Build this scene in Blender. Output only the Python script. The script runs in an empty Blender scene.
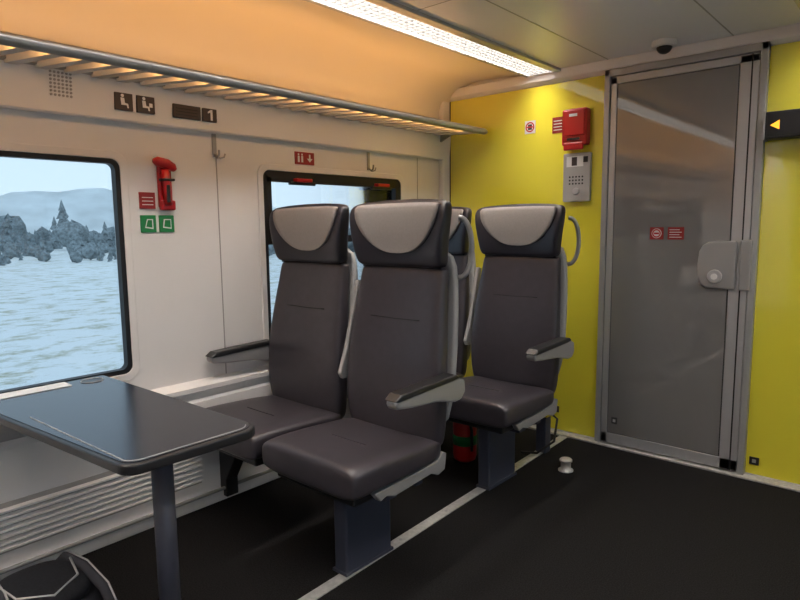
import bpy, math, random
from mathutils import Vector, Matrix
random.seed(4)
S=bpy.context.scene
S.view_settings.view_transform='Standard'
S.view_settings.look='None'
S.view_settings.exposure=1.3

# ------------------------------------------------------------ materials
def mat(name,col,rough=.5,metal=0,coat=0,spec=.5,noise=0,nscale=40,bump=0,bscale=200,ior=1.5):
    m=bpy.data.materials.new(name); m.use_nodes=True
    nt=m.node_tree; b=nt.nodes['Principled BSDF']
    b.inputs['Base Color'].default_value=(*col,1)
    b.inputs['Roughness'].default_value=rough
    b.inputs['Metallic'].default_value=metal
    b.inputs['Coat Weight'].default_value=coat
    b.inputs['Coat Roughness'].default_value=.05
    b.inputs['IOR'].default_value=ior
    b.inputs['Specular IOR Level'].default_value=spec
    tc=nt.nodes.new('ShaderNodeTexCoord')
    if noise>0:
        n=nt.nodes.new('ShaderNodeTexNoise'); n.inputs['Scale'].default_value=nscale; n.inputs['Detail'].default_value=4
        nt.links.new(tc.outputs['Object'],n.inputs['Vector'])
        r=nt.nodes.new('ShaderNodeValToRGB')
        r.color_ramp.elements[0].position=.3; r.color_ramp.elements[1].position=.7
        r.color_ramp.elements[0].color=(*[c*(1-noise) for c in col],1)
        r.color_ramp.elements[1].color=(*[min(1,c*(1+noise)) for c in col],1)
        nt.links.new(n.outputs['Fac'],r.inputs['Fac']); nt.links.new(r.outputs['Color'],b.inputs['Base Color'])
    if bump>0:
        n2=nt.nodes.new('ShaderNodeTexNoise'); n2.inputs['Scale'].default_value=bscale
        nt.links.new(tc.outputs['Object'],n2.inputs['Vector'])
        bp=nt.nodes.new('ShaderNodeBump'); bp.inputs['Strength'].default_value=bump; bp.inputs['Distance'].default_value=.002
        nt.links.new(n2.outputs['Fac'],bp.inputs['Height']); nt.links.new(bp.outputs['Normal'],b.inputs['Normal'])
    return m
def emis(name,col,st):
    m=bpy.data.materials.new(name); m.use_nodes=True; nt=m.node_tree
    nt.nodes.clear(); o=nt.nodes.new('ShaderNodeOutputMaterial'); e=nt.nodes.new('ShaderNodeEmission')
    e.inputs[0].default_value=(*col,1); e.inputs[1].default_value=st; nt.links.new(e.outputs[0],o.inputs[0]); return m

M_wall=mat('wall_plastic',(.80,.775,.76),.38,noise=.02,nscale=3)
M_band=mat('band_plastic',(.80,.775,.76),.35)
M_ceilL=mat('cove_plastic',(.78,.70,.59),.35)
M_ceil=mat('ceiling_panel',(.85,.85,.90),.30)
M_yel=mat('yellow_glass',(.78,.70,.055),.05,coat=.5,ior=1.8)
M_door=mat('smoked_glass',(.195,.19,.188),.04,ior=2.1)
M_alu=mat('brushed_aluminium',(.52,.52,.54),.33,metal=.5)
M_frame=mat('door_frame_metal',(.42,.42,.43),.35,metal=.4)
M_strip=mat('floor_strip_metal',(.55,.54,.52),.4,metal=.4,noise=.15,nscale=60)
M_carpet=mat('carpet',(.0115,.0108,.0110),.95,spec=.1,noise=.9,nscale=220,bump=.6,bscale=400)
M_leather=mat('seat_leather',(.047,.041,.049),.31,noise=.08,nscale=30,bump=.15,bscale=500)
M_head=mat('headrest_leather',(.019,.018,.027),.38,bump=.15,bscale=500)
M_pad=mat('headrest_pad',(.25,.225,.215),.55,noise=.05,nscale=120)
M_shell=mat('seat_shell',(.34,.335,.335),.4)
M_silver=mat('silver_paint',(.35,.345,.345),.35,metal=.3)
M_black=mat('black_plastic',(.018,.018,.02),.35)
M_rubber=mat('black_rubber',(.008,.008,.01),.5)
M_ped=mat('pedestal_paint',(.042,.048,.075),.45)
M_leg=mat('table_leg_paint',(.052,.055,.078),.4)
M_table=mat('table_laminate',(.011,.013,.021),.24,noise=.12,nscale=300)
M_white=mat('white_print',(.75,.75,.75),.5)
M_sign=mat('sign_brown',(.035,.025,.028),.4)
M_red=mat('red_paint',(.46,.010,.013),.3)
M_redsign=mat('red_sign',(.30,.018,.018),.4)
M_green=mat('green_sign',(.01,.22,.06),.4)
M_seam=mat('seam',(.012,.010,.012),.7)
M_wseam=mat('wall_seam',(.38,.36,.34),.7)
M_rack=mat('rack_metal',(.28,.28,.27),.35,metal=.4)
M_slat=mat('rack_slat',(.62,.59,.54),.4)
M_grey=mat('intercom_grey',(.42,.42,.42),.4,metal=.3)
M_bag=mat('backpack_fabric',(.009,.0095,.012),.9,spec=.15,noise=.3,nscale=150)
M_baglt=mat('backpack_trim',(.03,.03,.036),.8,spec=.2)
M_ybox=mat('yellow_plastic',(.65,.50,.02),.4)
M_orange=emis('led_orange',(1,.35,.03),.9)
M_lamp=emis('lamp_diffuser',(1,.94,.87),16.5)
M_lam=mat('lamella_metal',(.16,.155,.15),.5,metal=.2)
def glass_mat(tint):
    m=bpy.data.materials.new('window_glass'); m.use_nodes=True; nt=m.node_tree; nt.nodes.clear()
    o=nt.nodes.new('ShaderNodeOutputMaterial'); t=nt.nodes.new('ShaderNodeBsdfTransparent'); g=nt.nodes.new('ShaderNodeBsdfGlossy')
    t.inputs[0].default_value=(*tint,1); g.inputs['Roughness'].default_value=.03
    f=nt.nodes.new('ShaderNodeFresnel'); f.inputs[0].default_value=1.4
    x=nt.nodes.new('ShaderNodeMixShader'); nt.links.new(f.outputs[0],x.inputs[0]); nt.links.new(t.outputs[0],x.inputs[1]); nt.links.new(g.outputs[0],x.inputs[2])
    nt.links.new(x.outputs[0],o.inputs[0]); return m
M_glass=glass_mat((.94,.97,1))

# ------------------------------------------------------------ helpers
def link(o,parent=None):
    S.collection.objects.link(o)
    if parent: o.parent=parent
    return o
def empty(name,loc=(0,0,0)):
    e=bpy.data.objects.new(name,None); e.location=loc; e.empty_display_size=.1; return link(e)
def mesh(name,verts,faces,m,parent=None,smooth=False,bevel=0,sub=0,seg=2):
    me=bpy.data.meshes.new(name); me.from_pydata([tuple(v) for v in verts],[],faces); me.update()
    mats=m if isinstance(m,list) else [m]
    for k in mats: me.materials.append(k)
    if smooth:
        for p in me.polygons: p.use_smooth=True
    import bmesh
    bm=bmesh.new(); bm.from_mesh(me); bmesh.ops.recalc_face_normals(bm,faces=bm.faces); bm.to_mesh(me); bm.free()
    o=bpy.data.objects.new(name,me); link(o,parent)
    if bevel>0:
        b=o.modifiers.new('bevel','BEVEL'); b.width=bevel; b.segments=seg; b.limit_method='ANGLE'; b.angle_limit=.6
    if sub>0:
        s=o.modifiers.new('sub','SUBSURF'); s.levels=1; s.render_levels=sub
    return o
BF=[(0,1,3,2),(4,6,7,5),(0,4,5,1),(2,3,7,6),(0,2,6,4),(1,5,7,3)]
def box(name,x0,x1,y0,y1,z0,z1,m,parent=None,bevel=0,seg=2):
    v=[(x,y,z) for x in(x0,x1) for y in(y0,y1) for z in(z0,z1)]
    return mesh(name,v,BF,m,parent,bevel=bevel,seg=seg)
def tube(name,pts,r,m,parent=None,n=12,caps=True):
    pts=[Vector(p) for p in pts]; V=[];F=[]
    up=Vector((0,0,1))
    prev=None
    for i,p in enumerate(pts):
        a=pts[max(i-1,0)];b=pts[min(i+1,len(pts)-1)]; t=(b-a).normalized()
        if prev is None:
            u=t.cross(up)
            if u.length<.05: u=t.cross(Vector((1,0,0)))
        else: u=prev-t*prev.dot(t)
        u.normalize(); prev=u; w=t.cross(u)
        rr=r[i] if isinstance(r,(list,tuple)) else r
        for k in range(n):
            an=2*math.pi*k/n; V.append(p+(u*math.cos(an)+w*math.sin(an))*rr)
    for i in range(len(pts)-1):
        for k in range(n):
            F.append((i*n+k,i*n+(k+1)%n,(i+1)*n+(k+1)%n,(i+1)*n+k))
    F.append(tuple(range(n))); F.append(tuple((len(pts)-1)*n+k for k in range(n)))
    o=mesh(name,V,F,m,parent,smooth=True)
    return o
def loft(name,rings,m,parent=None,sub=1,closed=True):
    n=len(rings[0]);V=[];F=[]
    for r in rings: V+=list(r)
    for i in range(len(rings)-1):
        for k in range(n):
            F.append((i*n+k,i*n+(k+1)%n,(i+1)*n+(k+1)%n,(i+1)*n+k))
    F.append(tuple(range(n))); F.append(tuple((len(rings)-1)*n+k for k in range(n)))
    return mesh(name,V,F,m,parent,smooth=True,sub=sub)
def se(a,e):
    c,s=math.cos(a),math.sin(a)
    return (math.copysign(abs(c)**(2/e),c),math.copysign(abs(s)**(2/e),s))
def prism(name,poly,axis,d0,d1,m,parent=None,bevel=0,seg=2,smooth=False):
    def P(p,d):
        q=list(p); q.insert(axis,d); return tuple(q)
    n=len(poly); V=[P(p,d0) for p in poly]+[P(p,d1) for p in poly]
    F=[tuple(range(n)),tuple(range(n,2*n))]+[(i,(i+1)%n,n+(i+1)%n,n+i) for i in range(n)]
    return mesh(name,V,F,m,parent,bevel=bevel,seg=seg)
def rrect(x0,x1,y0,y1,r,n=6):
    out=[]
    for cx,cy,a0 in((x1-r,y1-r,0),(x0+r,y1-r,90),(x0+r,y0+r,180),(x1-r,y0+r,270)):
        for i in range(n+1):
            a=math.radians(a0+90*i/n); out.append((cx+r*math.cos(a),cy+r*math.sin(a)))
    return out
def ring(name,outer,inner,axis,d0,d1,m,parent=None,bevel=0):
    n=len(outer)
    def P(p,d):
        q=list(p); q.insert(axis,d); return tuple(q)
    V=[P(p,d0) for p in outer]+[P(p,d0) for p in inner]+[P(p,d1) for p in outer]+[P(p,d1) for p in inner]
    F=[]
    for i in range(n):
        j=(i+1)%n
        F+=[(i,j,n+j,n+i),(2*n+i,2*n+j,3*n+j,3*n+i),(i,j,2*n+j,2*n+i),(n+i,n+j,3*n+j,3*n+i)]
    return mesh(name,V,F,m,parent,bevel=bevel)
def cyl(name,c,axis,r,h,m,parent=None,n=24,bevel=0):
    poly=[(r*math.cos(2*math.pi*i/n),r*math.sin(2*math.pi*i/n)) for i in range(n)]
    a=[i for i in range(3) if i!=axis]
    poly=[(p[0]+c[a[0]],p[1]+c[a[1]]) for p in poly]
    return prism(name,poly,axis,c[axis],c[axis]+h,m,parent,bevel=bevel)

XR=2.68; YE=3.15; YB=-3.2; ZC=2.02
W1=(-.25,1.07); W2=(1.742,2.70); WZ=(.637,1.455)

# ------------------------------------------------------------ floor
box('floor',0,XR,YB,YE+.05,-.05,0,M_carpet)
def sx_(y): return .918-(y-1.2)*.030
fs=mesh('trim_1',[(sx_(y)+dx,y,z) for y in (YB,3.10) for dx in (-.022,.022) for z in (0,.004)],[(0,1,3,2),(4,6,7,5),(0,4,5,1),(2,3,7,6),(0,2,6,4),(1,5,7,3)],M_strip)
for y in [i*.3+.15 for i in range(-9,10)]:
    cyl('screw',(sx_(y),y,.004),2,.007,.0015,M_frame,fs,n=10)
box('trim_2',.05,XR,3.10,YE,0,.012,M_strip,bevel=.003)

# ------------------------------------------------------------ left wall with openings
def side_wall(name,x,sgn,wins,t=.06):
    root=empty(name)
    xa,xb=(x-t,x) if sgn>0 else (x,x+t)
    ys=[YB]+[v for w in wins for v in w]+[YE]
    box('panel_low',xa,xb,YB,YE,0,WZ[0],M_wall,root)
    box('panel_high',xa,xb,YB,YE,WZ[1],2.10,M_wall,root)
    for i in range(0,len(ys),2): box('pier',xa,xb,ys[i],ys[i+1],WZ[0],WZ[1],M_wall,root)
    return root
wl=side_wall('wall_left',0,1,[(-2.6,-.95),W1,W2])
prism('lower_panel',[(0,.0),(.05,.0),(.05,.46),(.040,.472),(.040,.50),(.058,.508),(.058,.528),(0,.545)],1,YB,3.14,M_wall,wl)
def xzprism(name,poly,y0,y1,m,parent,**k): return prism(name,poly,1,y0,y1,m,parent,**k)
xzprism('overhead_band',[(0,1.605),(.03,1.597),(.036,1.605),(.05,1.78),(.04,1.80),(0,1.80)],YB,3.14,M_band,wl,bevel=.003)
box('panel_joint',.0,.0015,1.495,1.50,.545,1.597,M_wseam,wl)
box('panel_joint_2',.0,.0015,2.86,2.865,.545,1.597,M_wseam,wl)
box('corner_trim',0,.035,3.07,YE,0,2.0,M_wall,wl,bevel=.01)
gr=empty('heater_grille')
for i in range(7):
    z=.115+i*.022
    prism('louver_%d'%i,[(.05,z),(.068,z+.003),(.068,z+.010),(.05,z+.017)],1,YB+.1,1.32,M_band,gr)
box('louver_backing',.05,.053,YB+.1,1.32,.105,.28,M_wseam,gr)
box('baseboard_left',.05,.075,YB,3.10,0,.055,M_band,bevel=.006)
tube('pipe_rail',[(.085,YB+.1,.06),(.085,3.0,.06)],.008,M_silver,gr,n=8)

def window(name,x,sgn,y0,y1,hopper=False):
    r=empty(name); z0,z1=WZ
    o=rrect(y0-.035,y1+.035,z0-.035,z1+.035,.05); mi=rrect(y0-.006,y1+.006,z0-.006,z1+.006,.035); i2=rrect(y0+.012,y1-.012,z0+.012,z1-.012,.025)
    s=sgn
    ring('surround',o,mi,0,*sorted((x-.002*s,x+.008*s)),M_wall,r,bevel=.003)
    ring('gasket',mi,i2,0,*sorted((x-.03*s,x+.004*s)),M_rubber,r)
    box('pane',*sorted((x-.032*s,x-.028*s)),y0-.005,y1+.005,z0-.005,z1+.005,M_glass,r)
    if hopper:
        box('transom_bar',*sorted((x-.028*s,x+.004*s)),y0+.01,y1-.01,1.115,1.15,M_rubber,r)
        box('hopper_frame_top',*sorted((x-.026*s,x+.006*s)),y0+.014,y1-.014,1.41,1.443,M_rubber,r)
        box('hopper_frame_l',*sorted((x-.026*s,x+.006*s)),y0+.012,y0+.04,1.14,1.43,M_rubber,r)
        box('hopper_frame_r',*sorted((x-.026*s,x+.006*s)),y1-.04,y1-.012,1.14,1.43,M_rubber,r)
        for k,yy in enumerate((y0+.17,y1-.22)):
            box('red_latch_%d'%k,x+.004,x+.035,yy,yy+.10,1.412,1.430,M_red,r,bevel=.004)
            box('latch_base_%d'%k,x+.004,x+.022,yy-.03,yy+.13,1.398,1.414,M_black,r,bevel=.003)
    return r
window('window_1',0,1,*W1); window('window_2',0,1,W2[0],W2[1],True); window('window_3',0,1,-2.6,-.95)
wr=side_wall('wall_right',XR,-1,[(-2.6,-.95),W1,W2])
window('window_4',XR,-1,*W1); window('window_5',XR,-1,*W2); window('window_6',XR,-1,-2.6,-.95)

# ------------------------------------------------------------ ceiling
ce=empty('ceiling')
box('ceiling_panel_mid',.78,1.92,YB,YE,ZC,ZC+.06,M_ceil,ce)
cove=[(0,1.80)]+[(.26-.26*math.cos(a),1.85+.20*math.sin(a)) for a in [math.radians(5*i) for i in range(19)]]+[(.58,2.03),(.58,2.12),(-.05,2.12),(-.05,1.8)]
def smooth_by_angle(o):
    for p in o.data.polygons:
        p.use_smooth=abs(p.normal.y)<.5
    o.data.set_sharp_from_angle(angle=.5)
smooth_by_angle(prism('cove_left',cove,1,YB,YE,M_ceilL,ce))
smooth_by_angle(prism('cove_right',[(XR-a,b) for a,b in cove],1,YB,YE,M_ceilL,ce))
for xx in (1.05,1.62):
    box('panel_joint_line',xx,xx+.006,YB,YE,ZC-.001,ZC+.01,M_frame,ce)
for yy in (-1.2,.4,1.9):
    box('panel_joint_cross',.80,1.90,yy,yy+.004,ZC-.0008,ZC+.01,M_frame,ce)
box('edge_rail',.768,.795,YB,YE-.03,ZC-.014,ZC+.01,M_alu,ce,bevel=.003)
box('edge_rail_2',1.905,1.932,YB,YE-.03,ZC-.014,ZC+.01,M_alu,ce,bevel=.003)
def lightstrip(x0,x1):
    r=empty('ceiling_light')
    box('housing_l',x0,x0+.02,YB,3.12,ZC-.012,ZC+.04,M_alu,r,bevel=.002)
    box('housing_r',x1-.02,x1,YB,3.12,ZC-.012,ZC+.04,M_alu,r,bevel=.002)
    box('diffuser',x0+.02,x1-.02,YB,3.10,ZC+.012,ZC+.03,M_lamp,r)
    box('end_cap',x0,x1,3.10,3.125,ZC-.012,ZC+.04,M_alu,r)
    V=[];F=[]
    def bx(a0,a1,b0,b1,c0,c1):
        b=len(V); V.extend([(x,y,z) for x in(a0,a1) for y in(b0,b1) for z in(c0,c1)])
        F.extend([tuple(b+i for i in f) for f in BF])
    y=YB+.02
    while y<3.09:
        bx(x0+.02,x1-.02,y,y+.003,ZC-.008,ZC+.010); y+=.035
    for k in range(1,5):
        xx=x0+.02+(x1-x0-.04)*k/5; bx(xx-.0015,xx+.0015,YB,3.10,ZC-.008,ZC+.010)
    mesh('louvre',V,F,M_lam,r)
lightstrip(.585,.765); lightstrip(1.935,2.115)
dc=empty('dome_security_camera')
cyl('base',(1.37,2.98,ZC-.028),2,.055,.028,M_white,dc,n=32,bevel=.006)
rings=[]
for i in range(8):
    a=math.radians(i*12); rr=.034*math.cos(a); zz=ZC-.028-.030*math.sin(a)
    rings.append([(1.37+rr*math.cos(t*math.pi/10),2.98+rr*math.sin(t*math.pi/10),zz) for t in range(20)])
loft('dome',rings,M_black,dc,sub=0)

# ------------------------------------------------------------ end wall
we=empty('wall_end')
box('backing',0,XR,YE,YE+.06,0,2.1,M_wall,we)
box('yellow_panel_left',.04,1.035,YE-.006,YE+.002,.02,1.955,M_yel,we,bevel=.002)
box('yellow_panel_right',1.765,XR-.02,YE-.006,YE+.002,.02,1.955,M_yel,we,bevel=.002)
prism('top_trim',[(YE-.008,1.958),(YE-.03,1.975),(YE-.04,2.02),(YE,2.03),(YE,1.958)],0,.0,XR,M_band,we,bevel=.004)
box('corner_gasket',.033,.04,YE-.008,YE,.02,1.955,M_seam,we)
def tag(x,z,n='inspection_tag'):
    box(n,x-.02,x+.02,YE-.010,YE-.005,z-.018,z+.018,M_black,we); box(n+'_dot',x-.008,x+.008,YE-.0115,YE-.009,z-.008,z+.008,M_grey,we)
tag(.79,.14); tag(1.80,.085)
dr=empty('door_1')
box('jamb_l',1.035,1.065,YE-.035,YE,0.012,1.97,M_frame,dr,bevel=.004)
box('jamb_r',1.735,1.765,YE-.035,YE,0.012,1.97,M_frame,dr,bevel=.004)
box('head',1.035,1.765,YE-.035,YE,1.935,1.97,M_frame,dr,bevel=.004)
box('leaf_rail_top',1.068,1.732,YE-.028,YE-.002,1.895,1.932,M_alu,dr,bevel=.003)
box('leaf_rail_bottom',1.068,1.732,YE-.028,YE-.002,.02,.075,M_alu,dr,bevel=.003)
box('leaf_stile_l',1.068,1.10,YE-.028,YE-.002,.02,1.93,M_alu,dr,bevel=.003)
box('leaf_stile_r',1.655,1.732,YE-.028,YE-.002,.02,1.93,M_alu,dr,bevel=.003)
box('stile_groove',1.70,1.706,YE-.030,YE-.02,.02,1.93,M_rubber,dr)
box('glass_gasket',1.096,1.66,YE-.024,YE-.004,.07,1.90,M_rubber,dr)
box('glass',1.104,1.650,YE-.0265,YE-.02,.078,1.892,M_door,dr)
pl=[(1.685,.885),(1.685,1.11),(1.60,1.11),(1.565,1.105),(1.54,1.09),(1.525,1.06),(1.52,1.0),(1.522,.94),(1.535,.905),(1.56,.89)]
prism('lock_plate',pl,1,YE-.048,YE-.022,M_silver,dr,bevel=.008,seg=3)
cyl('lock_cylinder',(1.60,YE-.062,.945),1,.032,.02,M_alu,dr,bevel=.004)
cyl('lock_core',(1.60,YE-.066,.945),1,.014,.01,M_white,dr)
box('lock_keeper',1.70,1.748,YE-.055,YE-.02,.885,1.115,M_silver,dr,bevel=.006)
box('door_tag',1.125,1.155,YE-.030,YE-.026,.13,.165,M_black,dr); box('door_tag_dot',1.133,1.147,YE-.031,YE-.029,.14,.155,M_grey,dr)
ys=YE-.030
box('sign_no_entry',1.29,1.355,ys,ys+.005,1.115,1.175,M_redsign,dr)
def annulus(name,cx,cz,ro,ri,y,m,parent,n=24):
    V=[];F=[]
    for i in range(n):
        a=2*math.pi*i/n; V+=[(cx+ro*math.cos(a),y,cz+ro*math.sin(a)),(cx+ri*math.cos(a),y,cz+ri*math.sin(a))]
    for i in range(n):
        j=(i+1)%n; F.append((2*i,2*j,2*j+1,2*i+1))
    return mesh(name,V,F,m,parent)
cyl('sign_no_entry_disc',(1.322,ys-.001,1.145),1,.024,.002,M_white,dr); annulus('sign_no_entry_ring',1.322,1.145,.021,.015,ys-.002,M_red,dr)
box('sign_no_entry_bar',1.310,1.334,ys-.002,ys-.001,1.141,1.149,M_red,dr)
box('sign_text',1.375,1.45,ys,ys+.005,1.115,1.175,M_redsign,dr)
for k in range(4): box('sign_text_line',1.383,1.44-.01*(k%2),ys-.001,ys,1.125+k*.012,1.128+k*.012,M_white,dr)
sg=empty('prohibition_sign'); y=YE-.009
box('plate',.565,.63,y,y+.003,1.705,1.775,M_white,sg); annulus('ring',.5975,1.74,.028,.021,y-.001,M_red,sg); box('bar',.578,.617,y-.001,y,1.736,1.744,M_red,sg); box('figure',.585,.61,y-.0008,y,1.725,1.755,M_sign,sg)
sg=empty('red_notice_sign'); box('plate',.735,.80,y,y+.003,1.69,1.775,M_redsign,sg)
for k in range(4): box('line',.743,.792,y-.001,y,1.705+k*.016,1.709+k*.016,M_white,sg)
eb=empty('emergency_alarm_box')
prism('case',rrect(.815,.955,1.61,1.80,.012),1,YE-.055,YE-.006,M_red,eb,bevel=.006)
prism('lid',rrect(.825,.945,1.66,1.79,.01),1,YE-.064,YE-.054,M_red,eb,bevel=.004)
box('pull_handle',.83,.94,YE-.066,YE-.052,1.585,1.625,M_red,eb,bevel=.006)
box('slot',.85,.92,YE-.0655,YE-.06,1.636,1.648,M_rubber,eb)
box('label',.86,.905,YE-.0655,YE-.063,1.758,1.772,M_white,eb)
ic=empty('emergency_intercom')
prism('case',rrect(.815,.968,1.315,1.572,.008),1,YE-.03,YE-.006,M_grey,ic,bevel=.004)
box('display',.835,.93,YE-.032,YE-.029,1.50,1.555,M_white,ic); box('pictogram',.865,.895,YE-.033,YE-.031,1.505,1.55,M_sign,ic)
for i in range(5):
    for j in range(3): cyl('grille_hole',(.855+i*.018,YE-.0315,1.41+j*.018),1,.005,.002,M_black,ic,n=8)
cyl('button',(.892,YE-.038,1.37),1,.018,.01,M_alu,ic,bevel=.002)
box('corner_label',.93,.955,YE-.032,YE-.029,1.52,1.55,M_black,ic)
ld=empty('information_display')
box('housing',1.772,2.30,YE-.08,YE-.006,1.55,1.665,M_black,ld,bevel=.005)
box('screen',1.785,2.29,YE-.083,YE-.079,1.56,1.655,M_rubber,ld)
mesh('arrow',[(1.795,YE-.084,1.607),(1.83,YE-.084,1.627),(1.83,YE-.084,1.587)],[(0,1,2)],M_orange,ld)
box('frame_edge',1.768,1.776,YE-.085,YE-.006,1.548,1.667,M_silver,ld)
bw=empty('wall_back'); box('panel',0,XR,YB-.06,YB,0,2.1,M_wall,bw); box('door_leaf',.95,1.75,YB,YB+.02,0,1.95,M_door,bw)

# ------------------------------------------------------------ luggage rack
lr=empty('luggage_rack')
tube('front_tube',[(.35,YB+.05,1.733),(.35,3.05,1.733),(.35,3.07,1.733)],[.018,.018,.012],M_rack,lr,n=16)
box('front_rail',.312,.338,YB+.05,3.05,1.740,1.752,M_rack,lr,bevel=.003)
box('wall_rail',.045,.075,YB+.05,3.06,1.745,1.775,M_rack,lr,bevel=.003)
yy=-2.9
k=0
while yy<3.0:
    o=mesh('slat_%d'%k,[(.06,yy,1.735),(.33,yy+.05,1.722),(.33,yy+.085,1.722),(.06,yy+.035,1.735),(.06,yy,1.765),(.33,yy+.05,1.742),(.33,yy+.085,1.742),(.06,yy+.035,1.765)],
     [(0,1,2,3),(4,5,6,7),(0,1,5,4),(1,2,6,5),(2,3,7,6),(3,0,4,7)],M_slat,lr)
    yy+=.09;k+=1
for yy in (-2.9,3.03):
    prism('bracket',[(.045,1.70),(.12,1.735),(.34,1.725),(.34,1.742),(.045,1.77)],1,yy,yy+.015,M_rack,lr)
M_up=emis('warm_led',(1,.50,.16),6.5)
box('uplight_strip',.28,.31,YB+.1,2.9,1.752,1.758,M_up,lr)

# ------------------------------------------------------------ left wall signs
def wsign(name,y0,y1,z0,z1,m,x=.044):
    r=empty(name); box('plate',x-.012,x,y0,y1,z0,z1,m,r,bevel=.0015); return r
x=.05
s=wsign('pictogram_sign_priority',1.055,1.122,1.637,1.70,M_sign,x)
def poly(name,pts,m,parent,x): mesh(name,[(x,p[0],p[1]) for p in pts],[tuple(range(len(pts)))],m,parent)
def fig(r,y,z,s,x):
    cyl('figure_head',(x-.001,y,z+.022*s),0,.006*s,.002,M_white,r,n=12)
    poly('figure_body',[(y-.008*s,z+.014*s),(y+.006*s,z+.014*s),(y+.008*s,z-.004*s),(y+.02*s,z-.006*s),(y+.022*s,z-.022*s),(y+.016*s,z-.022*s),(y+.014*s,z-.012*s),(y-.006*s,z-.012*s)],M_white,r,x+.001)
fig(s,1.083,1.668,1,x)
s=wsign('pictogram_sign_seat',1.138,1.208,1.637,1.70,M_sign,x); fig(s,1.165,1.668,1,x); poly('baby',[(1.185,1.675),(1.198,1.675),(1.198,1.66),(1.185,1.66)],M_white,s,x+.001)
s=wsign('info_label_sign',1.285,1.405,1.637,1.69,M_sign,x)
for k in range(3): box('line',x,x+.001,1.295,1.39,1.648+k*.012,1.651+k*.012,M_seam,s)
s=wsign('class_number_sign',1.415,1.48,1.637,1.69,M_sign,x); poly('digit_1',[(1.449,1.642),(1.459,1.642),(1.459,1.685),(1.451,1.685),(1.437,1.676),(1.437,1.669),(1.449,1.674)],M_white,s,x+.001)
sp=empty('speaker_grille')
for i in range(6):
    for j in range(7): cyl('hole',(.042+j*.0009,.84+i*.013,1.66+j*.0125),0,.0042,.003,M_wseam,sp,n=8)
s=wsign('red_info_sign',1.93,2.05,1.50,1.56,M_redsign,.006)
for a in (1.95,1.972): poly('glyph',[(a-.006,1.51),(a+.006,1.51),(a+.006,1.54),(a-.006,1.54)],M_white,s,.007)
for a in (1.95,1.972): cyl('glyph_head',(.0055,a,1.547),0,.005,.0015,M_white,s,n=10)
poly('glyph_arrow',[(2.02,1.512),(2.038,1.53),(2.025,1.53),(2.025,1.55),(2.015,1.55),(2.015,1.53),(2.002,1.53)],M_white,s,.007)
s=wsign('emergency_hammer_notice',1.145,1.21,1.275,1.34,M_redsign,.006)
for k in range(3): box('line',.006,.007,1.155,1.20,1.29+k*.014,1.293+k*.014,M_white,s)
s=wsign('green_exit_sign',1.145,1.208,1.182,1.25,M_green,.006); poly('glyph',[(1.16,1.20),(1.195,1.195),(1.195,1.235),(1.17,1.235)],M_white,s,.007); poly('glyph2',[(1.165,1.205),(1.190,1.201),(1.190,1.231),(1.173,1.231)],M_green,s,.0075)
s=wsign('green_instruction_sign',1.222,1.285,1.182,1.25,M_green,.006); poly('glyph',[(1.235,1.20),(1.272,1.195),(1.272,1.235),(1.24,1.235)],M_white,s,.007); poly('glyph2',[(1.240,1.205),(1.268,1.201),(1.268,1.231),(1.245,1.231)],M_green,s,.0075)
eh=empty('emergency_hammer')
box('holder',0,.02,1.222,1.278,1.28,1.45,M_red,eh,bevel=.006)
box('holder_foot',0,.03,1.225,1.285,1.27,1.31,M_red,eh,bevel=.006)
tube('handle',[(.035,1.250,1.29),(.035,1.246,1.36),(.035,1.242,1.43)],[.014,.015,.016],M_red,eh)
tube('head',[(.035,1.195,1.462),(.035,1.21,1.460),(.035,1.25,1.452),(.035,1.275,1.44),(.035,1.285,1.43)],[.008,.019,.021,.018,.010],M_red,eh)
box('clip',.015,.052,1.222,1.275,1.385,1.395,M_black,eh,bevel=.003)
box('grip_insert',.045,.052,1.238,1.252,1.30,1.37,M_black,eh,bevel=.003)
def hook(y):
    h=empty('coat_hook'); box('plate',.0,.006,y-.01,y+.01,1.50,1.597,M_silver,h,bevel=.002)
    tube('hook_l',[(.006,y,1.51),(.03,y-.003,1.495),(.045,y-.006,1.505),(.05,y-.008,1.525)],.005,M_silver,h,n=8)
    tube('hook_r',[(.006,y,1.51),(.012,y+.02,1.495),(.02,y+.035,1.50),(.022,y+.04,1.515)],.004,M_silver,h,n=8)
hook(1.49); hook(2.44)

# ------------------------------------------------------------ seats
def interp(tab,z):
    if z<=tab[0][0]: return tab[0][1:]
    for a,b in zip(tab,tab[1:]):
        if z<=b[0]:
            t=(z-a[0])/(b[0]-a[0])
            return tuple(p+(q-p)*t for p,q in zip(a[1:],b[1:]))
    return tab[-1][1:]
BACK=[(.36,.20,.475,.030,0),(.40,.228,.475,.050,.01),(.50,.240,.478,.055,.02),(.62,.240,.486,.056,.025),(.75,.235,.503,.052,.028),(.88,.222,.525,.046,.028),(.98,.212,.542,.042,.026),(1.035,.210,.55,.040,.025),(1.048,.195,.552,.028,.02)]
HEAD=[(1.040,.19,.546,.034,.03),(1.050,.214,.545,.047,.04),(1.10,.220,.545,.052,.052),(1.17,.232,.548,.052,.062),(1.22,.241,.552,.050,.066),(1.262,.243,.556,.045,.064),(1.290,.232,.560,.034,.054),(1.301,.20,.562,.014,.04)]
N=40;E=3.6
def hring(row,ox,oy):
    z,w,cy,d,wing=row; out=[]
    for i in range(N):
        u,v=se(2*math.pi*i/N,E)
        out.append((ox+w*u,oy+cy+d*v-wing*abs(u)**2.6,z-(.010*abs(u)**3 if z>1.27 else 0)))
    return out
def front(tab,u,z,off=.003):
    w,cy,d,wing=interp(tab,z)
    return w*u, cy-d*(1-min(.999,abs(u))**E)**(1/E)-wing*abs(u)**2.6-off
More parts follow.
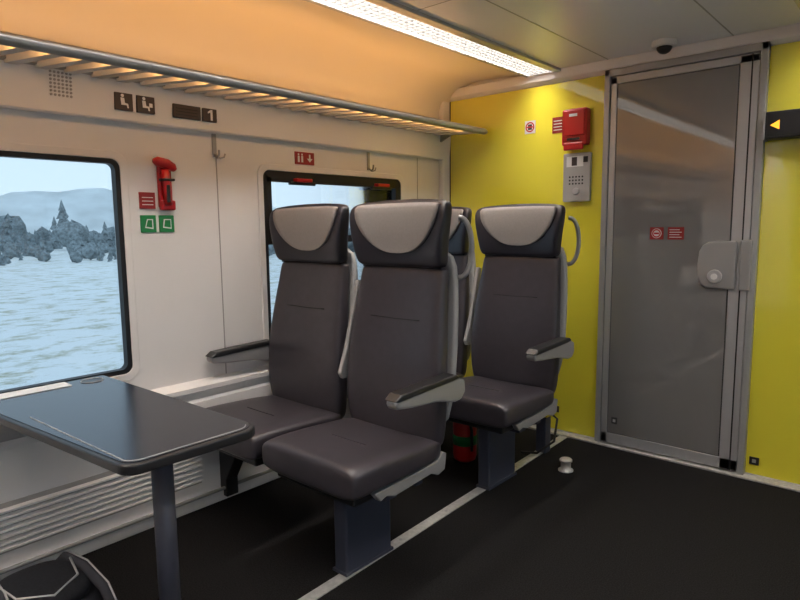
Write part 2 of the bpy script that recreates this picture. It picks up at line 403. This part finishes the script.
def seat(cx,oy,aisle,arm_side):
    r=empty('train_seat')
    rows=[(.0,.220,.384,.034),(.004,.236,.386,.050),(.016,.244,.388,.058),(.10,.246,.391,.060),(.22,.246,.388,.057),(.36,.243,.385,.052),(.47,.230,.38,.046),(.49,.20,.38,.035)]
    rings=[]
    for (yy,w,cz,h) in rows:
        rg=[]
        for i in range(N):
            u,v=se(2*math.pi*i/N,5)
            dz=-.010*(1-u*u) if v>0 and yy>.03 else 0
            rg.append((cx+w*u,oy+yy,cz+h*v+dz))
        rings.append(rg)
    loft('cushion',rings,M_leather,r,sub=2)
    loft('backrest',[hring(b,cx,oy) for b in BACK],M_leather,r,sub=2)
    loft('headrest',[hring(b,cx,oy) for b in HEAD],M_head,r,sub=2)
    V=[];F=[];nu,nz=20,16; zt,Hh=1.282,.188
    for j in range(nz+1):
        t=j/nz; z=zt-Hh*math.sin(t*math.pi/2)
        wd=max(.02,.86*max(.0,math.cos(t*math.pi/2))**.8)
        for i in range(nu+1):
            u=-wd+2*wd*i/nu; x,y=front(HEAD,u,z,.005); V.append((cx+x,oy+y,z-(.010*abs(u)**3 if z>1.27 else 0)))
    for j in range(nz):
        for i in range(nu):
            a=j*(nu+1)+i; F.append((a,a+1,a+nu+2,a+nu+1))
    o=mesh('headrest_pad',V,F,M_pad,r,smooth=True)
    so=o.modifiers.new('s','SOLIDIFY'); so.thickness=.008; so.offset=0
    tube('back_seam',[(cx+front(BACK,u,.845)[0],oy+front(BACK,u,.845,-.0005)[1],.845+.006*abs(u)) for u in [-.55+.11*i for i in range(11)]],.0022,M_seam,r,n=6)
    tube('cushion_seam',[(cx+.09*k,oy+.21,.4358+.001*abs(k)) for k in [-1+.2*i for i in range(11)]],.0022,M_seam,r,n=6)
    tube('neck_gap',[(cx+front(BACK,u,1.038)[0],oy+front(BACK,u,1.038,.0)[1]-.002,1.042) for u in [-.95+.19*i for i in range(11)]],.004,M_seam,r,n=6)
    SH=[(.40,.210,.525,.020),(.55,.240,.540,.026),(.75,.244,.556,.028),(.95,.230,.582,.026),(1.05,.220,.590,.024),(1.12,.19,.592,.018)]
    loft('back_shell',[[(cx+w*se(2*math.pi*i/N,4)[0],oy+cy+d*se(2*math.pi*i/N,4)[1]-.02*abs(se(2*math.pi*i/N,4)[0])**2.6,z) for i in range(N)] for z,w,cy,d in SH],M_shell,r,sub=1)
    box('seat_pan',cx-.20,cx+.20,oy+.04,oy+.48,.300,.338,M_black,r,bevel=.008)
    def arm(ax,side):
        prism('armrest_body',[(oy+.135,.634),(oy+.145,.617),(oy+.21,.608),(oy+.36,.595),(oy+.46,.572),(oy+.495,.575),(oy+.52,.60),(oy+.515,.645),(oy+.48,.658),(oy+.14,.650)],0,ax-.022,ax+.022,M_silver,r,bevel=.008,seg=3)
        prism('armrest_pad',[(oy+.132,.646),(oy+.15,.642),(oy+.44,.653),(oy+.48,.658),(oy+.46,.674),(oy+.30,.670),(oy+.16,.665)],0,ax-.027,ax+.027,M_black,r,bevel=.006,seg=3)
        cyl('armrest_pivot',(ax-.03 if side>0 else ax-.0,oy+.488,.612),0,.028,.03,M_silver,r,bevel=.004)
    if aisle: arm(cx+.275,1)
    else: arm(cx-.255,-1)
    if aisle:
        prism('raised_armrest',[(oy+.415,.60),(oy+.43,.575),(oy+.47,.575),(oy+.50,.66),(oy+.53,.82),(oy+.555,.955),(oy+.55,.975),(oy+.53,.975),(oy+.50,.86),(oy+.455,.70)],0,.552,.572,M_shell,r,bevel=.005)
        hx=cx+.222
        P=[]
        for i in range(17):
            t=math.pi*i/16; P.append((hx+.045*math.sin(t)**.8,oy+.578+.02*math.sin(t),1.115+.11*math.cos(t)))
        tube('grab_handle',P,.010,M_silver,r)
        prism('side_rail',[(oy+.10,.335),(oy+.13,.300),(oy+.16,.308),(oy+.20,.294),(oy+.40,.308),(oy+.44,.290),(oy+.48,.300),(oy+.49,.36),(oy+.47,.37),(oy+.44,.345)],0,cx+.205,cx+.232,M_silver,r,bevel=.004)
        box('cross_beam',.07,cx+.19,oy+.20,oy+.26,.26,.31,M_ped,r,bevel=.005)
        box('cross_beam_2',.07,cx+.19,oy+.36,oy+.40,.26,.31,M_ped,r,bevel=.005)
        prism('pedestal',rrect(.862,.925,oy+.095,oy+.325,.010),2,.004,.32,M_ped,r,bevel=.003)
        box('pedestal_foot',.858,.929,oy+.09,oy+.33,.004,.014,M_ped,r)
        prism('wall_bracket',[(.05,.16),(.05,.33),(.22,.33),(.22,.29),(.10,.10),(.10,.02),(.05,.02)],1,oy+.16,oy+.22,M_black,r,bevel=.004)
    return r
P0=1.25;PT=.89
seat(.825,P0,True,1); seat(.300,P0,False,-1)
seat(.825,P0+PT,True,1); seat(.300,P0+PT,False,-1)

# ------------------------------------------------------------ table
tb=empty('folding_table')
def arc(cx,cy,r,a0,a1,n=8): return [(cx+r*math.cos(math.radians(a0+(a1-a0)*i/n)),cy+r*math.sin(math.radians(a0+(a1-a0)*i/n))) for i in range(n+1)]
pts=[(.052,.50),(.052,.945)]+arc(.950,.912,.055,92,0)+arc(.960,.630,.045,0,-82)
zt=.657
prism('table_core',pts,2,zt-.030,zt-.002,M_black,tb,bevel=.007,seg=3)
def inset(P,d):
    c=(sum(p[0] for p in P)/len(P),sum(p[1] for p in P)/len(P)); out=[]
    for p in P:
        vx,vy=c[0]-p[0],c[1]-p[1]; out.append((p[0]+(d if vx>0 else -d),p[1]+(d if vy>0 else -d)))
    return out
prism('table_top',inset(pts,.010),2,zt-.003,zt,M_table,tb)
ip=arc(.944,.902,.042,60,0)+arc(.952,.637,.035,0,-80)+[(.42,.578)]
box('bin_lid',.066,.135,.515,.80,zt,zt+.003,M_white,tb,bevel=.001)
cyl('cup_recess',(.115,.875,zt-.001),2,.035,.0016,M_black,tb)
annul=[(.115+.036*math.cos(t*math.pi/12),.875+.036*math.sin(t*math.pi/12),zt+.001) for t in range(25)]
tube('cup_ring',annul,.002,M_silver,tb,n=6)
tube('inlay_line',[(a,b,zt+.0002) for a,b in ip],.0018,M_shell,tb,n=6)
tube('leg',[(.860,.745,0.0),(.860,.745,zt-.03)],.028,M_leg,tb,n=24)
cyl('leg_foot',(.860,.745,0.0),2,.06,.012,M_leg,tb,bevel=.003)
box('underframe',.07,.88,.725,.765,zt-.055,zt-.026,M_frame,tb)
box('wall_mount',.05,.075,.54,.90,zt-.16,zt-.026,M_frame,tb,bevel=.004)

# ------------------------------------------------------------ small items
fe=empty('fire_extinguisher')
ex,ey=.625,2.47
R=[(.0,.04),(.01,.055),(.03,.06),(.20,.06),(.24,.048),(.255,.025),(.28,.02)]
loft('cylinder',[[(ex+r*math.cos(2*math.pi*i/24),ey+r*math.sin(2*math.pi*i/24),z) for i in range(24)] for z,r in R],M_red,fe,sub=0)
loft('label',[[(ex+.0606*math.cos(2*math.pi*i/24),ey+.0606*math.sin(2*math.pi*i/24),z) for i in range(24)] for z in (.09,.14)],M_green,fe,sub=0)
tube('hose',[(ex,ey,.265),(ex+.05,ey-.04,.255),(ex+.07,ey-.04,.18),(ex+.065,ey-.03,.07)],.008,M_rubber,fe,n=8)
box('valve_lever',ex-.03,ex+.04,ey-.01,ey+.01,.262,.275,M_black,fe,bevel=.003)
sb=empty('floor_socket_post')
box('post',.85,.905,2.80,2.86,0,.20,M_ped,sb,bevel=.004); box('yellow_socket',.835,.92,2.785,2.865,.20,.245,M_ybox,sb,bevel=.006)
tube('cable',[(.92,2.82,.22),(.965,2.81,.20),(.955,2.80,.08),(.89,2.74,.02),(.81,2.72,.012)],.006,M_rubber,sb,n=8)
ds=empty('floor_door_stop')
R=[(.0,.036),(.006,.036),(.010,.024),(.045,.024),(.048,.030),(.056,.030),(.060,.026)]
loft('stop',[[(1.085+r*math.cos(2*math.pi*i/28),2.67+r*math.sin(2*math.pi*i/28),z) for i in range(28)] for z,r in R],M_strip,ds,sub=0)

# backpack
bp=empty('backpack')
bx_,by_=.13,.11
rings=[]
for (t,w,h) in [(0,.05,.03),(.02,.11,.08),(.08,.15,.13),(.18,.165,.15),(.28,.16,.145),(.36,.13,.12),(.41,.09,.08),(.43,.04,.03)]:
    rings.append([(bx_+.38+t,by_+.36+w*se(2*math.pi*i/28,2.8)[0],.155+h*se(2*math.pi*i/28,2.8)[1]) for i in range(28)])
loft('body',rings,M_bag,bp,sub=2)
rings=[]
for (t,w,h) in [(0,.04,.01),(.02,.09,.03),(.10,.11,.04),(.20,.10,.035),(.23,.05,.01)]:
    rings.append([(bx_+.47+t,by_+.37+w*se(2*math.pi*i/20,2.5)[0],.290+h*se(2*math.pi*i/20,2.5)[1]) for i in range(20)])
loft('front_pocket',rings,M_bag,bp,sub=2)
def sh(P): return [(a+bx_,b+by_,c+.015) for a,b,c in P]
for off in(-.07,.09):
    tube('strap',sh([(.42,.36+off,.23),(.50,.36+off*1.1,.296),(.60,.36+off*1.2,.304),(.70,.36+off*1.3,.278),(.78,.36+off*1.3,.215)]),.012,M_baglt,bp,n=8)
    tube('strap_edge',sh([(.50,.372+off*1.1,.304),(.60,.372+off*1.2,.312),(.70,.372+off*1.3,.286),(.78,.372+off*1.3,.223)]),.0025,M_silver,bp,n=6)
tube('zip',sh([(.47,.30,.300),(.55,.285,.312),(.64,.30,.307),(.68,.37,.30),(.64,.44,.307),(.55,.455,.312)]),.003,M_silver,bp,n=6)
tube('top_handle',sh([(.80,.33,.16),(.835,.34,.19),(.84,.37,.20),(.835,.40,.19),(.80,.41,.16)]),.010,M_baglt,bp,n=8)
mesh('maker_patch',sh([(.705,.345,.277),(.745,.355,.262),(.745,.375,.262),(.705,.365,.277)]),[(0,1,2,3)],M_white,bp)

# ------------------------------------------------------------ outside
def snow_mat():
    m=mat('snow_field',(.6,.72,.78),.9,spec=.1); nt=m.node_tree; b=nt.nodes['Principled BSDF']
    tc=nt.nodes.new('ShaderNodeTexCoord'); mp=nt.nodes.new('ShaderNodeMapping'); mp.inputs['Scale'].default_value=(1.1,.7,1)
    n=nt.nodes.new('ShaderNodeTexNoise'); n.inputs['Scale'].default_value=1.6; n.inputs['Detail'].default_value=9; n.inputs['Roughness'].default_value=.75
    r=nt.nodes.new('ShaderNodeValToRGB'); r.color_ramp.elements[0].position=.36; r.color_ramp.elements[0].color=(.40,.39,.28,1)
    r.color_ramp.elements[1].position=.50; r.color_ramp.elements[1].color=(.76,.77,.77,1)
    nt.links.new(tc.outputs['Object'],mp.inputs[0]); nt.links.new(mp.outputs[0],n.inputs['Vector']); nt.links.new(n.outputs['Fac'],r.inputs[0]); nt.links.new(r.outputs[0],b.inputs['Base Color']); return m
mesh('snowy_field',[(-400,-400,-1.4),(400,-400,-1.4),(400,400,-1.4),(-400,400,-1.4)],[(0,1,2,3)],snow_mat())
M_tree=mat('hazed_tree_foliage',(.19,.225,.24),.9,noise=.5,nscale=3)  # foliage colour lightened to paint in the haze, no frost
V=[];F=[]
def cone(cx,cy,z0,z1,r,n=9):
    b=len(V)
    for i in range(n):
        a=2*math.pi*i/n+random.random()*.3; rr=r*random.uniform(.55,1.2); V.append((cx+rr*math.cos(a),cy+rr*math.sin(a),z0+random.uniform(-.1,.2)*(z1-z0)))
    V.append((cx,cy,z1))
    for i in range(n): F.append((b+i,b+(i+1)%n,b+n))
def bush(cx,cy,z,r):
    # irregular rounded crown
    b=len(V); nu,nv=8,5
    for j in range(nv+1):
        for i in range(nu):
            t=math.pi*j/nv; a=2*math.pi*i/nu; q=r*random.uniform(.75,1.2)
            V.append((cx+q*math.sin(t)*math.cos(a),cy+q*math.sin(t)*math.sin(a),z+q*.9*math.cos(t)))
    for j in range(nv):
        for i in range(nu): F.append((b+j*nu+i,b+j*nu+(i+1)%nu,b+(j+1)*nu+(i+1)%nu,b+(j+1)*nu+i))
for k in range(1500):
    d=random.uniform(52,140); ang=random.uniform(-15,75)
    a=math.radians(ang); cx=2.36-d*math.cos(a); cy=d*math.sin(a)
    h=random.uniform(1.0,2.0)*(1.9 if random.random()<.05 else .8)*d/60; z=-1.4
    if random.random()<.5:
        bush(cx,cy,z+h*.45,h*.45)
    else:
        for q in range(5):
            cone(cx,cy,z+h*(.02+.18*q),z+h*(.40+.15*q),h*.29*(1-.17*q))
mesh('conifer_treeline',V,F,M_tree)
M_hill=mat('hazed_hill_snow_forest',(.62,.65,.66),1,noise=.20,nscale=.05,spec=0)  # snow and forest tone, with distance haze mixed into the colour
V=[];F=[];n=90
for i in range(n+1):
    a=math.radians(-40+150*i/n); h=14+6*math.sin(i*.21)+3*math.sin(i*.53+1)+1.5*math.sin(i*1.7)
    V+=[(-330*math.cos(a),330*math.sin(a),-3),(-380*math.cos(a),380*math.sin(a),h)]
for i in range(n): F.append((2*i,2*i+2,2*i+3,2*i+1))
mesh('distant_hills',V,F,M_hill,smooth=True)

w=bpy.data.worlds.new('overcast_sky'); S.world=w; w.use_nodes=True; nt=w.node_tree
bg=nt.nodes['Background']; tc=nt.nodes.new('ShaderNodeTexCoord'); sx=nt.nodes.new('ShaderNodeSeparateXYZ'); r=nt.nodes.new('ShaderNodeValToRGB')
nt.links.new(tc.outputs['Generated'],sx.inputs[0]); nt.links.new(sx.outputs['Z'],r.inputs[0])
r.color_ramp.elements[0].position=.0; r.color_ramp.elements[0].color=(.44,.54,.60,1)
r.color_ramp.elements[1].position=.30; r.color_ramp.elements[1].color=(.38,.50,.59,1)
nt.links.new(r.outputs[0],bg.inputs[0]); bg.inputs[1].default_value=.76

# ------------------------------------------------------------ camera
cd=bpy.data.cameras.new('camera'); cam=bpy.data.objects.new('camera',cd); S.collection.objects.link(cam)
cd.sensor_width=36; cd.lens=608/800*36; cd.clip_start=.02; cd.clip_end=2000
Rv=Vector((.7529,.658,-.0113)); Uv=Vector((-.0721,.0994,.9924)); Bv=Rv.cross(Uv)
Uv=Bv.cross(Rv)
m=Matrix((Rv,Uv,Bv)).transposed().to_4x4(); m.translation=Vector((2.36,0,1.2)); cam.matrix_world=m
S.camera=cam
